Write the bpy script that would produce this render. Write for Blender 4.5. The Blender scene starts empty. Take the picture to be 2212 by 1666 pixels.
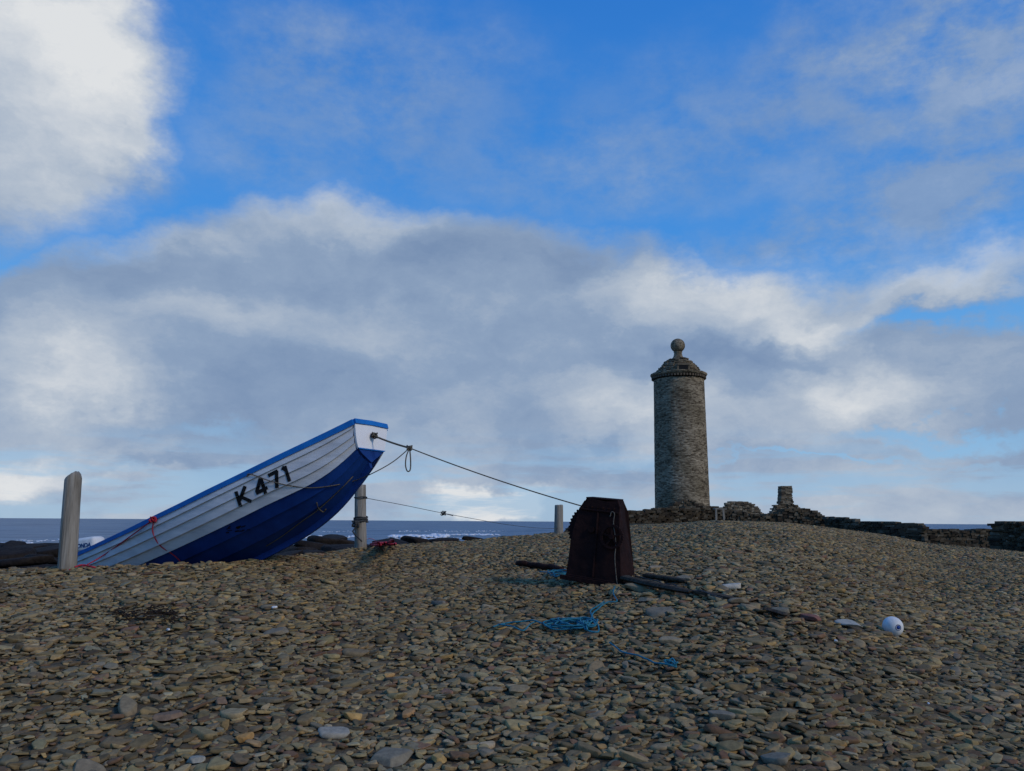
import bpy, bmesh, math, random
import numpy as np
from mathutils import Vector, Matrix
from mathutils.bvhtree import BVHTree
random.seed(7)
RNG = np.random.default_rng(11)
sc = bpy.context.scene
COL = sc.collection
# ------------------------------------------------------------------ camera
F, CX, CY = 1750.0, 1106.0, 833.0
EYE = Vector((0, 0, 1.6))
PITCH = math.atan(293 / F)
ROLL = math.atan(14 / 2212)
R3 = (Matrix.Rotation(math.pi / 2 + PITCH, 4, 'X') @ Matrix.Rotation(ROLL, 4, 'Z')).to_3x3()
cam_d = bpy.data.cameras.new('camera'); cam = bpy.data.objects.new('camera', cam_d); COL.objects.link(cam)
cam.matrix_world = Matrix.Translation(EYE) @ R3.to_4x4()
cam_d.sensor_fit = 'HORIZONTAL'; cam_d.sensor_width = 36; cam_d.lens = 36 * F / 2212
cam_d.clip_start = 0.1; cam_d.clip_end = 40000
sc.camera = cam
def ray(px, py):
    return (R3 @ Vector(((px - CX) / F, -(py - CY) / F, -1.0))).normalized()
def at(px, py, Y):
    d = ray(px, py); return EYE + d * (Y / d.y)
def azel(px, py):
    d = ray(px, py); return math.atan2(d.x, d.y), math.asin(d.z)

# ------------------------------------------------------------------ terrain
CREST = [(-600,1240,10.5),(0,1233,10.8),(200,1230,10.9),(350,1226,11.0),(500,1219,11.5),(600,1206,12.4),(700,1195,14.5),(800,1184,18),(1000,1170,22),
         (1150,1157,26),(1230,1150,30),(1400,1136,38),(1550,1127,42),(1700,1131,42),(1900,1156,38),(2000,1175,34),(2212,1195,30),(2700,1215,28)]
cu, cyv, cz = [], [], []
for a, b, c in CREST:
    p = at(a, b, c); cu.append(p.x / p.y); cyv.append(c); cz.append(p.z)
cu, cyv, cz = map(np.array, (cu, cyv, cz))
def sst(x, a, b):
    t = np.clip((x - a) / (b - a), 0, 1); return t * t * (3 - 2 * t)
def vnoise(x, y, seed=0):
    xi = np.floor(x); yi = np.floor(y); fx = x - xi; fy = y - yi
    fx = fx * fx * (3 - 2 * fx); fy = fy * fy * (3 - 2 * fy)
    def h(a, b):
        v = np.sin(a * 127.1 + b * 311.7 + seed * 17.3) * 43758.5453
        return v - np.floor(v)
    return (h(xi, yi) * (1 - fx) + h(xi + 1, yi) * fx) * (1 - fy) + (h(xi, yi + 1) * (1 - fx) + h(xi + 1, yi + 1) * fx) * fy
def terrain(x, y):
    x = np.asarray(x, float); y = np.asarray(y, float)
    ys = np.maximum(y, 0.5)
    u = np.clip(x / ys, -1.2, 1.2)
    Yc = np.interp(u, cu, cyv); zc = np.interp(u, cu, cz)
    y0 = 3.2
    t = np.clip(y - y0, 0, None); T = Yc - y0
    s = (1 - np.exp(-np.minimum(t, T) / 7)) / (1 - np.exp(-T / 7))
    zf = zc * s + (vnoise(x * .9, y * .9, 3) - .5) * .05 * sst(y, 3, 6)
    d = np.clip(y - Yc, 0, None)
    rock = (vnoise(x * .35, y * .35, 1) - .5) * .55 + (vnoise(x * 1.1, y * .8, 2) - .5) * .35
    zl = -1.1 + (zc + 1.1) * np.exp(-d / 5.0) + rock * sst(d, 2, 8) - np.clip(y - 82, 0, None) * .03
    zr0 = np.interp(u, [.1, .3, .42, .6], [1.6, 1.5, .5, .2])
    zr = zr0 + (zc - zr0) * np.exp(-d / 5.0) - np.clip(y - 190, 0, 120) * .035
    w = sst(u, .03, .13)
    zb = zl * (1 - w) + zr * w
    return np.where(d > 0, zb, zf)
def hit(px, py, up=0.0):
    d = ray(px, py); Ys = np.geomspace(3.4, 70, 1500)
    k = Ys / d.y; X = d.x * k; Z = 1.6 + d.z * k
    b = Z <= terrain(X, Ys) + up
    i = int(np.argmax(b)) if b.any() else len(Ys) - 1
    return Vector((X[i], Ys[i], Z[i]))

# ------------------------------------------------------------------ materials
def newmat(name):
    m = bpy.data.materials.new(name); m.use_nodes = True
    nt = m.node_tree; b = nt.nodes['Principled BSDF']; return m, nt, b
def mixn(nt, mode='MIX'):
    n = nt.nodes.new('ShaderNodeMix'); n.data_type = 'RGBA'; n.blend_type = mode; return n
def noise_mat(name, c1, c2, scale=8, rough=.8, bump=.3, stretch=(1, 1, 1), c3=None, metal=0, spec=.3, detail=5, attr=False, bscale=None, dist=0.02):
    m, nt, b = newmat(name); N = nt.nodes.new; L = nt.links.new
    tc = N('ShaderNodeTexCoord'); mp = N('ShaderNodeMapping'); mp.inputs['Scale'].default_value = stretch
    L(tc.outputs['Object'], mp.inputs['Vector'])
    n = N('ShaderNodeTexNoise'); n.inputs['Scale'].default_value = scale; n.inputs['Detail'].default_value = detail; n.inputs['Roughness'].default_value = .65
    L(mp.outputs[0], n.inputs['Vector'])
    r = N('ShaderNodeValToRGB'); r.color_ramp.elements[0].position = .32; r.color_ramp.elements[1].position = .68
    r.color_ramp.elements[0].color = (*c1, 1); r.color_ramp.elements[1].color = (*c2, 1)
    if c3:
        e = r.color_ramp.elements.new(.8); e.color = (*c3, 1)
    L(n.outputs['Fac'], r.inputs['Fac'])
    out = r.outputs['Color']
    if attr:
        a = N('ShaderNodeAttribute'); a.attribute_name = 'col'
        mx = mixn(nt, 'MULTIPLY'); mx.inputs[0].default_value = 1
        L(a.outputs['Color'], mx.inputs[6]); L(out, mx.inputs[7]); out = mx.outputs[2]
    L(out, b.inputs['Base Color'])
    b.inputs['Roughness'].default_value = rough; b.inputs['Metallic'].default_value = metal
    b.inputs['Specular IOR Level'].default_value = spec
    if bump:
        n2 = N('ShaderNodeTexNoise'); n2.inputs['Scale'].default_value = bscale or scale * 2.5; n2.inputs['Detail'].default_value = 3
        L(mp.outputs[0], n2.inputs['Vector'])
        bp = N('ShaderNodeBump'); bp.inputs['Strength'].default_value = bump; bp.inputs['Distance'].default_value = dist
        L(n2.outputs['Fac'], bp.inputs['Height']); L(bp.outputs[0], b.inputs['Normal'])
    return m
M = {}
M['stone'] = noise_mat('beach_stone', (.70, .70, .70), (1.16, 1.14, 1.10), 24, .88, .5, attr=True, c3=(1.4, 1.34, 1.2), dist=.006, spec=.08)
M['wallstone'] = noise_mat('wall_stone', (.6, .6, .6), (1.25, 1.2, 1.1), 3, .9, .4, attr=True, c3=(1.5, 1.5, 1.3), spec=.1)
M['ground'] = noise_mat('ground', (.6, .6, .6), (1.3, 1.3, 1.3), 6, .9, .8, attr=True, dist=.05, spec=.1)
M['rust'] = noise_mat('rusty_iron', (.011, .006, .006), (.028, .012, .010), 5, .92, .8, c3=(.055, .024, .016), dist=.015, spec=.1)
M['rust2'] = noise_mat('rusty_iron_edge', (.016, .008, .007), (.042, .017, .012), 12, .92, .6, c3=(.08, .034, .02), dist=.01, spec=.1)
M['white'] = noise_mat('white_paint', (.50, .51, .52), (.70, .70, .69), 2.2, .6, .2, stretch=(1, 1, 4), spec=.2)
M['white_lit'] = noise_mat('white_paint_sunlit', (.82, .82, .82), (.88, .88, .87), 4, .5, .1)  # lighter copy of the hull white; sunlight on the bow transom painted in
M['blue'] = noise_mat('navy_blue_paint', (.004, .030, .15), (.008, .055, .26), 2.2, .6, .2, spec=.2)
M['lblue'] = noise_mat('bright_blue_paint', (.004, .12, .40), (.008, .17, .52), 5, .55, .1, spec=.25)
M['wood'] = noise_mat('weathered_wood', (.14, .12, .09), (.36, .33, .275), 3.2, .95, .7, stretch=(6, 6, .4), c3=(.48, .45, .39), dist=.02, spec=.1)
M['timber'] = noise_mat('old_timber', (.028, .022, .017), (.09, .072, .052), 6, .95, .8, stretch=(.6, 3, 3), spec=.05)
M['varnish'] = noise_mat('varnished_wood', (.10, .055, .025), (.20, .11, .05), 6, .6, .2, stretch=(.6, 4, 4))
M['rope'] = noise_mat('hemp_rope', (.06, .05, .038), (.17, .15, .115), 60, .95, .6, dist=.004)
M['darkrope'] = noise_mat('dark_rope', (.025, .025, .025), (.08, .08, .075), 60, .95, .6, dist=.004)
M['redrope'] = noise_mat('red_rope', (.28, .015, .03), (.55, .035, .06), 40, .8, .4, dist=.004)
M['cyanrope'] = noise_mat('teal_rope', (.01, .10, .14), (.03, .21, .27), 40, .8, .4, dist=.004)
M['black'] = noise_mat('black_paint_and_shade', (.004, .004, .005), (.010, .010, .011), 10, .6, .1, spec=.15)  # also colours the painted shade in the tower roof opening
M['rock'] = noise_mat('shore_rock', (.008, .006, .005), (.028, .021, .016), 2, .85, .8, dist=.1, spec=.15)
M['plastic'] = noise_mat('white_plastic', (.58, .57, .53), (.76, .76, .72), 9, .6, .1)
M['kelp'] = noise_mat('dried_kelp', (.012, .008, .006), (.04, .026, .017), 20, .8, .4, spec=.1)
M['foam'] = noise_mat('surf_foam', (.6, .64, .68), (.88, .9, .92), 3, .8, .3)
M['logo'] = noise_mat('navy_print', (.01, .03, .12), (.015, .05, .16), 10, .5, 0)

# ------------------------------------------------------------------ object helpers
def tag(o, label=None, cat=None, group=None, kind=None):
    if label: o['label'] = label
    if cat: o['category'] = cat
    if group: o['group'] = group
    if kind: o['kind'] = kind
    return o
def empty(name, loc, label, cat, group=None):
    o = bpy.data.objects.new(name, None); COL.objects.link(o); o.location = loc; o.empty_display_size = .2
    return tag(o, label, cat, group)
class MB:
    def __init__(s): s.v = []; s.f = []; s.c = []; s.usec = False
    def add(s, v, f, col=None):
        b = len(s.v); s.v += [tuple(q) for q in v]; s.f += [tuple(i + b for i in q) for q in f]
        if col: s.usec = True
        s.c += [col or (1, 1, 1)] * len(v)
    def hexa(s, p, col=None):
        s.add(p, [(0, 3, 2, 1), (4, 5, 6, 7), (0, 1, 5, 4), (1, 2, 6, 5), (2, 3, 7, 6), (3, 0, 4, 7)], col)
    def box(s, c, h, R=None, col=None):
        R = R or Matrix.Identity(3); c = Vector(c); p = []
        for z in (-1, 1):
            for x, y in ((-1, -1), (1, -1), (1, 1), (-1, 1)):
                p.append(c + R @ Vector((x * h[0], y * h[1], z * h[2])))
        s.hexa(p, col)
    def bar(s, a, b, w, h=None):
        a, b = Vector(a), Vector(b); d = (b - a); L = d.length; d.normalize(); h = h or w
        up = Vector((0, 0, 1)) if abs(d.z) < .95 else Vector((0, 1, 0))
        y = up.cross(d).normalized(); z = d.cross(y)
        s.box((a + b) / 2, (L / 2, w / 2, h / 2), Matrix((d, y, z)).transposed())
    def tube(s, pts, r, n=6, smooth=6, caps=True):
        pts = [Vector(p) for p in pts]
        if smooth and len(pts) > 2:
            q = []
            P = [pts[0] * 2 - pts[1]] + pts + [pts[-1] * 2 - pts[-2]]
            for i in range(1, len(P) - 2):
                for k in range(smooth):
                    t = k / smooth
                    q.append(.5 * ((2 * P[i]) + (-P[i-1] + P[i+1]) * t + (2*P[i-1] - 5*P[i] + 4*P[i+1] - P[i+2]) * t*t + (-P[i-1] + 3*P[i] - 3*P[i+1] + P[i+2]) * t**3))
            q.append(pts[-1]); pts = q
        rr = r if isinstance(r, (list, tuple)) else None
        v = []; m = len(pts); u = None
        for i, p in enumerate(pts):
            d = (pts[min(i + 1, m - 1)] - pts[max(i - 1, 0)])
            if d.length < 1e-7: d = Vector((0, 0, 1))
            d.normalize()
            if u is None: u = d.orthogonal().normalized()
            u = (u - d * u.dot(d))
            if u.length < 1e-5: u = d.orthogonal()
            u.normalize(); w = d.cross(u)
            ri = (rr[0] + (rr[1] - rr[0]) * i / (m - 1)) if rr else r
            for k in range(n):
                a = 2 * math.pi * k / n; v.append(p + (u * math.cos(a) + w * math.sin(a)) * ri)
        f = [(i*n + k, i*n + (k+1) % n, (i+1)*n + (k+1) % n, (i+1)*n + k) for i in range(m - 1) for k in range(n)]
        if caps: f += [tuple(range(n))[::-1], tuple((m-1)*n + k for k in range(n))]
        s.add(v, f)
    def build(s, name, mat, parent=None, smooth=False, origin=None, bevel=0):
        o0 = Vector((0, 0, 0))
        if parent:
            r = parent
            while r.parent: r = r.parent
            o0 = Vector(r.location)
        elif origin is not None: o0 = Vector(origin)
        elif s.v:
            a = np.array(s.v); o0 = Vector(((a[:,0].min()+a[:,0].max())/2, (a[:,1].min()+a[:,1].max())/2, a[:,2].min()))
        me = bpy.data.meshes.new(name); me.from_pydata([Vector(v) - o0 for v in s.v], [], s.f); me.validate()
        if s.usec and len(me.vertices) == len(s.v):
            ca = me.color_attributes.new('col', 'FLOAT_COLOR', 'POINT')
            ca.data.foreach_set('color', np.array([(*c, 1) for c in s.c], dtype=np.float32).ravel())
        bm = bmesh.new(); bm.from_mesh(me); bmesh.ops.recalc_face_normals(bm, faces=bm.faces); bm.to_mesh(me); bm.free()
        me.polygons.foreach_set('use_smooth', [smooth] * len(me.polygons))
        if mat: me.materials.append(mat)
        o = bpy.data.objects.new(name, me); COL.objects.link(o)
        if parent: o.parent = parent
        else: o.location = o0
        if bevel:
            md = o.modifiers.new('bevel', 'BEVEL'); md.width = bevel; md.segments = 2; md.limit_method = 'ANGLE'
        return o
def np_mesh(name, V, Fc, colr=None, mat=None, smooth=True, origin=None):
    V = np.asarray(V, np.float32).copy()
    if origin is not None: V -= np.array(origin, np.float32)
    me = bpy.data.meshes.new(name); k = Fc.shape[1]
    me.vertices.add(len(V)); me.vertices.foreach_set('co', V.ravel())
    me.loops.add(Fc.size); me.loops.foreach_set('vertex_index', Fc.ravel().astype(np.int32))
    me.polygons.add(len(Fc)); me.polygons.foreach_set('loop_start', (np.arange(len(Fc)) * k).astype(np.int32))
    me.update(calc_edges=True)
    me.polygons.foreach_set('use_smooth', np.full(len(Fc), smooth))
    if colr is not None:
        ca = me.color_attributes.new('col', 'FLOAT_COLOR', 'POINT')
        c4 = np.ones((len(V), 4), np.float32); c4[:, :3] = colr; ca.data.foreach_set('color', c4.ravel())
    if mat: me.materials.append(mat)
    o = bpy.data.objects.new(name, me); COL.objects.link(o)
    if origin is not None: o.location = origin
    return o

# ------------------------------------------------------------------ ground sheet
def spaced(segs):
    out = []
    for a, b, st in segs: out += list(np.arange(a, b, st))
    return np.array(out)
xs = spaced([(-900, -100, 40), (-100, -30, 2.5), (-30, 36, .4), (36, 130, 2.5), (130, 901, 40)])
ys = spaced([(-40, -4, 4), (-4, 2, .8), (2, 48, .3), (48, 130, 1.5), (130, 400, 10), (400, 801, 50)])
X, Y = np.meshgrid(xs, ys); Z = terrain(X, Y)
nx, ny = len(xs), len(ys)
idx = np.arange(nx * ny).reshape(ny, nx)
Fc = np.stack([idx[:-1, :-1], idx[:-1, 1:], idx[1:, 1:], idx[1:, :-1]], -1).reshape(-1, 4)
U = np.clip(X / np.maximum(Y, .5), -1.2, 1.2); D = Y - np.interp(U, cu, cyv)
wb = sst(D, .5, 3)[..., None]; wr = sst(U, .03, .13)[..., None]
colg = np.array([.11, .082, .048]) * (1 - wb) + wb * (np.array([.018, .013, .010]) * (1 - wr) + np.array([.06, .050, .026]) * wr)
g = np_mesh('ground', np.stack([X, Y, Z], -1).reshape(-1, 3), Fc, colg.reshape(-1, 3), M['ground'])
tag(g, kind='structure')

# ------------------------------------------------------------------ sea
def sea():
    m, nt, b = newmat('sea_water'); N = nt.nodes.new; L = nt.links.new
    tc = N('ShaderNodeTexCoord'); mp = N('ShaderNodeMapping'); mp.inputs['Scale'].default_value = (.3, 1, 1); L(tc.outputs['Object'], mp.inputs[0])
    n = N('ShaderNodeTexNoise'); n.inputs['Scale'].default_value = .10; n.inputs['Detail'].default_value = 8; n.inputs['Roughness'].default_value = .72; L(mp.outputs[0], n.inputs[0])
    r = N('ShaderNodeValToRGB'); r.color_ramp.elements[0].position = .36; r.color_ramp.elements[0].color = (.055, .10, .145, 1)
    r.color_ramp.elements[1].position = .64; r.color_ramp.elements[1].color = (.15, .22, .275, 1)
    e = r.color_ramp.elements.new(.72); e.color = (.45, .51, .55, 1)
    L(n.outputs['Fac'], r.inputs[0]); L(r.outputs[0], b.inputs['Base Color'])
    b.inputs['Roughness'].default_value = .45; b.inputs['Specular IOR Level'].default_value = .25
    n2 = N('ShaderNodeTexNoise'); n2.inputs['Scale'].default_value = .5; n2.inputs['Detail'].default_value = 6; L(mp.outputs[0], n2.inputs[0])
    bp = N('ShaderNodeBump'); bp.inputs['Strength'].default_value = 1; bp.inputs['Distance'].default_value = .6
    L(n2.outputs['Fac'], bp.inputs['Height']); L(bp.outputs[0], b.inputs['Normal'])
    xs = spaced([(-16000, -400, 1200), (-400, 400, 8), (400, 16001, 1200)]); ys = spaced([(-100, 30, 20), (30, 300, 1.2), (300, 1000, 25), (1000, 16001, 500)])
    X, Y = np.meshgrid(xs, ys)
    Z = -1.5 + ((vnoise(X * .03, Y * .11, 5) - .5) * .5 + (vnoise(X * .09, Y * .3, 6) - .5) * .3) * sst(Y, 60, 120) * (1 - sst(Y, 400, 900))
    nx, ny = len(xs), len(ys); idx = np.arange(nx * ny).reshape(ny, nx)
    Fc = np.stack([idx[:-1, :-1], idx[:-1, 1:], idx[1:, 1:], idx[1:, :-1]], -1).reshape(-1, 4)
    return tag(np_mesh('sea', np.stack([X, Y, Z], -1).reshape(-1, 3), Fc, None, m), kind='structure')
sea()

# ------------------------------------------------------------------ stones
def ico(sub):
    bm = bmesh.new(); bmesh.ops.create_icosphere(bm, subdivisions=sub, radius=1)
    v = np.array([q.co[:] for q in bm.verts]); f = np.array([[w.index for w in q.verts] for q in bm.faces]); bm.free(); return v, f
ICO = {s: ico(s) for s in (1, 2, 3, 4)}
def variants(sub, n=28, seed=5):
    rg = np.random.default_rng(seed); v, f = ICO[sub]; out = []
    for i in range(n):
        w = np.sign(v) * np.abs(v) ** rg.uniform(.70, .95)
        r = np.ones(len(v))
        for k in range(5):
            d = rg.normal(size=3); d[2] *= .5; d /= np.linalg.norm(d); r += rg.uniform(-.10, .10) * np.cos(rg.uniform(1.5, 4.2) * (v @ d) + rg.uniform(0, 6))
        w = w * r[:, None]
        for k in range(5):
            a = rg.uniform(0, 6.28); d = np.array([math.cos(a), math.sin(a), rg.uniform(-.35, .35)]); lim = rg.uniform(.50, .92)
            p = w @ d; w = w - np.outer(np.clip(p - lim, 0, None) * .9, d)
        for sgn in (1, -1):
            d = np.array([rg.uniform(-.12, .12), rg.uniform(-.12, .12), sgn]); p = w @ d; w = w - np.outer(np.clip(p - rg.uniform(.45, .75), 0, None) * .85, d)
        out.append(w)
    return np.array(out), f
VAR = {s: variants(s) for s in (1, 2, 3, 4)}
PAL = np.array([(.29,.205,.098),(.32,.235,.115),(.25,.19,.10),(.215,.175,.108),(.215,.125,.072),(.42,.26,.095),(.15,.11,.058),(.36,.285,.165),(.30,.215,.10),(.18,.13,.07),(.33,.245,.125)])
PW = np.array([.18,.15,.14,.12,.07,.025,.10,.03,.09,.10,.05]); PW = PW / PW.sum()
def rotm(yaw, tx, ty):
    c, s = np.cos, np.sin; o = np.zeros_like(yaw); i = o + 1
    Rz = np.stack([c(yaw), -s(yaw), o, s(yaw), c(yaw), o, o, o, i], -1).reshape(-1, 3, 3)
    Rx = np.stack([i, o, o, o, c(tx), -s(tx), o, s(tx), c(tx)], -1).reshape(-1, 3, 3)
    Ry = np.stack([c(ty), o, s(ty), o, i, o, -s(ty), o, c(ty)], -1).reshape(-1, 3, 3)
    return Rx @ Ry @ Rz
def stones(P, a, sub, rg, fl=(.13, .30), tilt=.15):
    n = len(P); V, f = VAR[sub]; vi = rg.integers(0, len(V), n)
    b = a * rg.uniform(.42, .82, n); c = a * rg.uniform(*fl, n)
    w = V[vi] * np.stack([a, b, c * 1.25], -1)[:, None, :] * .5
    R = rotm(rg.normal(0, .9, n) + (rg.random(n) < .25) * 1.2, rg.normal(.06, tilt, n), rg.normal(0, tilt, n))
    w = np.einsum('nij,nkj->nki', R, w) + P[:, None, :]
    nv = V.shape[1]
    Fa = (f[None] + (np.arange(n) * nv)[:, None, None]).reshape(-1, 3)
    col = PAL[rg.choice(len(PAL), n, p=PW)] * rg.uniform(.62, 1.16, (n, 1)) * rg.uniform(.96, 1.04, (n, 3))
    return w.reshape(-1, 3), Fa, np.repeat(col, nv, 0)
BIG = [
 (1583,1272,54,(.50,.45,.36),'pale grey flat slab lying beside the timber sleeper','slab'),
 (1430,1328,62,(.20,.17,.12),'dull grey flat stone a little in front of the timber sleeper','stone'),
 (948,1309,42,(.20,.17,.13),'grey oval stone lying alone left of the teal rope heap','stone'),
 (1378,1276,58,(.28,.21,.12),'tan slab tucked at the right foot of the rusty winch','stone'),
 (1748,1340,46,(.24,.11,.08),'reddish stone at the far end of the debris line toward the white float','stone'),
 (1415,1233,44,(.34,.26,.16),'light tan stone resting behind the sleeper right of the winch','stone'),
 (1600,1304,56,(.20,.17,.12),'flat grey slab continuing the line of timbers','slab'),
 (1685,1326,54,(.20,.17,.115),'long low grey slab between the timbers and the reddish stone','slab'),
 (1545,1296,50,(.17,.14,.09),'dark brown broken slab in the middle of the debris line','slab'),
 (1480,1256,50,(.25,.20,.13),'brown slab leaning on the weathered timber right of the winch','slab'),
 (770,1418,60,(.23,.165,.09),'large brown slab in the middle of the beach','stone'),
 (1745,1442,54,(.21,.16,.10),'broad brown stone low on the right side of the beach','stone'),
 (1450,1392,46,(.30,.24,.15),'pale brown stone right of the teal rope heap','stone'),
 (722,1592,66,(.31,.28,.22),'whitish grey stone with mottled top near the bottom edge','stone'),
 (848,1645,96,(.22,.19,.135),'biggest grey slab on the bottom edge of the beach','stone'),
 (950,1650,46,(.42,.27,.10),'yellow ochre stone beside the biggest grey slab','stone'),
 (528,1605,40,(.40,.23,.085),'orange ochre stone at the lower left of the middle','stone'),
 (880,1550,40,(.36,.21,.095),'orange brown stone in the lower middle of the beach','stone'),
 (122,1428,32,(.42,.27,.11),'small yellowish stone on the left side of the beach','stone'),
 (365,1555,60,(.21,.14,.09),'purplish brown slab on the lower left','stone'),
 (280,1535,96,(.25,.19,.11),'long thin brown slab lying flat on the lower left','slab'),
 (1680,1650,66,(.21,.18,.13),'long grey slab on the bottom edge right of the middle','stone'),
 (1555,1555,54,(.21,.18,.13),'grey oval slab in the lower right middle','stone'),
 (1120,1500,50,(.27,.205,.115),'tan oval stone in the lower middle under the teal rope heap','stone'),
 (600,1372,52,(.21,.175,.12),'grey slab on the beach below the boat','stone'),
 (420,1652,52,(.36,.32,.24),'pale grey stone on the bottom edge at the left','stone'),
 (1395,1302,46,(.24,.195,.13),'flat slab lying just below the dark timber sleeper','slab'),
]
FBLp, FBRp = hit(1222, 1242), hit(1341, 1262)
EXC = []
for q in BIG:
    p = hit(q[0], q[1]); EXC.append((p.x, p.y, q[2] * p.y / F * .42, q[2] * p.y / F * .28))
for i in range(7):
    p = FBLp.lerp(FBRp, i / 6); EXC.append((p.x, p.y + .12, .12, .22))
for (a, b) in (((1345,1256),(1490,1288)), ((1510,1284),(1580,1300)), ((1650,1322),(1705,1334)), ((1120,1224),(1215,1240)), ((1395,1252),(1480,1266))):
    p0, p1 = hit(*a), hit(*b)
    for i in range(12): p = p0.lerp(p1, i / 11); EXC.append((p.x, p.y, .04, .04))
EXC.append((hit(1835,1355).x, hit(1835,1355).y, .20, .09)); EXC.append((hit(1930,1372).x, hit(1930,1372).y, .07, .08))
for q in ((592, 1321), (363, 1370), (1806, 1394), (2007, 1532)):
    p = hit(*q); EXC.append((p.x, p.y, .01, .03))
AV, AF, AC = [], [], []; base = 0
def band(y0, y1, dens, sub, size, umax=.78):
    global base
    area = umax * (y1 * y1 - y0 * y0); n = int(area * dens)
    y = np.sqrt(RNG.uniform(y0 * y0, y1 * y1, n)); u = RNG.uniform(-umax, umax, n); x = u * y
    keep = y < np.interp(u, cu, cyv) + 1.2
    for ex_, ey_, rx, ry in EXC: keep &= ((x - ex_) / (rx + .03)) ** 2 + ((y - ey_) / (ry + .03)) ** 2 > 1
    x, y = x[keep], y[keep]; n = len(x)
    a = np.clip(size * np.exp(RNG.normal(0, .33, n)), .03, .22)
    z = terrain(x, y) + a * .04 + RNG.uniform(0, .02, n)
    v, f, c = stones(np.stack([x, y, z], -1), a, sub, RNG)
    pt = (.85 + .30 * vnoise(x * .45, y * .6, 8)) * (.92 + .16 * vnoise(x * 2, y * 2, 9))
    c = c * np.repeat(pt, len(c) // n)[:, None]
    AV.append(v); AF.append(f + base); AC.append(c); base += len(v)
band(4.3, 7.2, 440, 3, .078)
band(7.2, 12.5, 350, 2, .087)
band(12.5, 22, 220, 1, .106)
band(22, 45, 75, 1, .155)
sh = np_mesh('shingle', np.concatenate(AV), np.concatenate(AF), np.concatenate(AC), M['stone'])
tag(sh, 'olive brown flat pebble shingle covering the whole beach', 'shingle', kind='stuff')
del AV, AF, AC
def one_stone(name, px, py, wpx, col, label, cat, group=None, flat=(.2, .28), sub=4, seed=1, lift=.02, P=None, size=None, mat='stone', tilt=.1, parent=None):
    rg = np.random.default_rng(seed); p = P or hit(px, py)
    a = size or wpx * p.y / F
    v, f, c = stones(np.array([[p.x, p.y, p.z + lift]]), np.array([a]), sub, rg, flat, tilt)
    o = np_mesh(name, v, f, np.tile(np.array(col), (len(v), 1)), M[mat], origin=(p.x, p.y, p.z))
    return tag(o, label, cat, group)
for i, (px, py, w, c, lab, cat) in enumerate(BIG):
    one_stone('beach_stone' if cat == 'stone' else 'stone_slab', px, py, w * 1.08, c, lab, cat, seed=40 + i, lift=.028)

# ------------------------------------------------------------------ dry stone walls and ruins
def inpoly(x, y, P):
    c = False; n = len(P)
    for i in range(n):
        x1, y1 = P[i]; x2, y2 = P[(i + 1) % n]
        if (y1 > y) != (y2 > y) and x < (x2 - x1) * (y - y1) / (y2 - y1) + x1: c = not c
    return c
WC = [(.14,.108,.072),(.105,.082,.056),(.17,.138,.094),(.13,.098,.062),(.075,.058,.042),(.21,.178,.13)]
def laid(mb, poly, Yf, th, w, h, bright=1., jit=.3):
    x0 = min(p[0] for p in poly); x1 = max(p[0] for p in poly); y0 = min(p[1] for p in poly); y1 = max(p[1] for p in poly)
    py = y1
    while py > y0 - h:
        px = x0 - random.random() * w
        hh = h * random.uniform(.8, 1.25)
        while px < x1 + w:
            ww = w * random.uniform(.55, 1.6); cx = px + ww / 2; cy = py - hh / 2 + random.uniform(-.2, .2) * h
            if inpoly(cx, cy, poly):
                Yd = Yf(cx); k = Yd / F; c = at(cx, cy, Yd + random.uniform(-.06, .06) * th)
                R = (Matrix.Rotation(random.uniform(-.12, .12) * jit * 3, 3, 'Y') @ Matrix.Rotation(random.uniform(-.1, .1), 3, 'Z'))
                cc = random.choice(WC); q = bright * random.uniform(.7, 1.3)
                mb.box(c, (ww * k * .56, th / 2 * random.uniform(.88, 1.08), hh * k * .60), R, tuple(v * q for v in cc))
            px += ww
        py -= hh
def wall(name, label, cat, poly, Yf, th, w, h, bright=1., jit=.3):
    mb = MB(); laid(mb, poly, Yf, th, w, h, bright, jit); return tag(mb.build(name, M['wallstone']), label, cat)
lin = lambda xa, Ya, xb, Yb: (lambda x: Ya + (Yb - Ya) * (x - xa) / (xb - xa))
wall('stone_dyke', 'dark drystone bank running from the winch to the foot of the tower', 'stone wall',
     [(1222,1152),(1228,1140),(1250,1132),(1285,1114),(1330,1106),(1380,1104),(1420,1099),(1460,1097),(1500,1094),(1545,1093),(1548,1132),(1400,1142),(1300,1150)], lin(1222,41,1548,48), 1.6, 8, 3.5, .6)
wall('stone_dyke', 'low rubble wall below the roofless ruins right of the tower', 'stone wall',
     [(1548,1132),(1548,1097),(1570,1100),(1600,1108),(1645,1114),(1680,1108),(1695,1099),(1720,1098),(1755,1103),(1768,1114),(1800,1120),(1800,1140)], lin(1548,48,1800,47), 1.2, 7, 3.5, .65)
wall('stone_dyke', 'drystone wall stepping down the right side of the shingle ridge', 'stone wall',
     [(1790,1142),(1785,1117),(1830,1120),(1870,1126),(1905,1127),(1950,1131),(1990,1133),(1996,1175),(1970,1176),(1900,1162)], lin(1785,46,1996,37), .9, 8, 4, .65)
wall('stone_dyke', 'darker distant drystone wall at the far right beyond the ridge', 'stone wall',
     [(1990,1192),(1990,1144),(2040,1142),(2080,1147),(2120,1143),(2165,1146),(2165,1196)], lin(1990,44,2165,44), .9, 8, 4, .6)
wall('stone_dyke', 'taller heap of drystone walling on the right edge', 'stone wall',
     [(2150,1200),(2150,1150),(2152,1132),(2170,1127),(2212,1130),(2290,1128),(2330,1212)], lin(2150,39,2330,36), .9, 8, 4, .7)
rg_ = empty('roofless_cottage', at(1607, 1118, 60), 'roofless low stone cottage gable just right of the tower', 'ruin')
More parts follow.
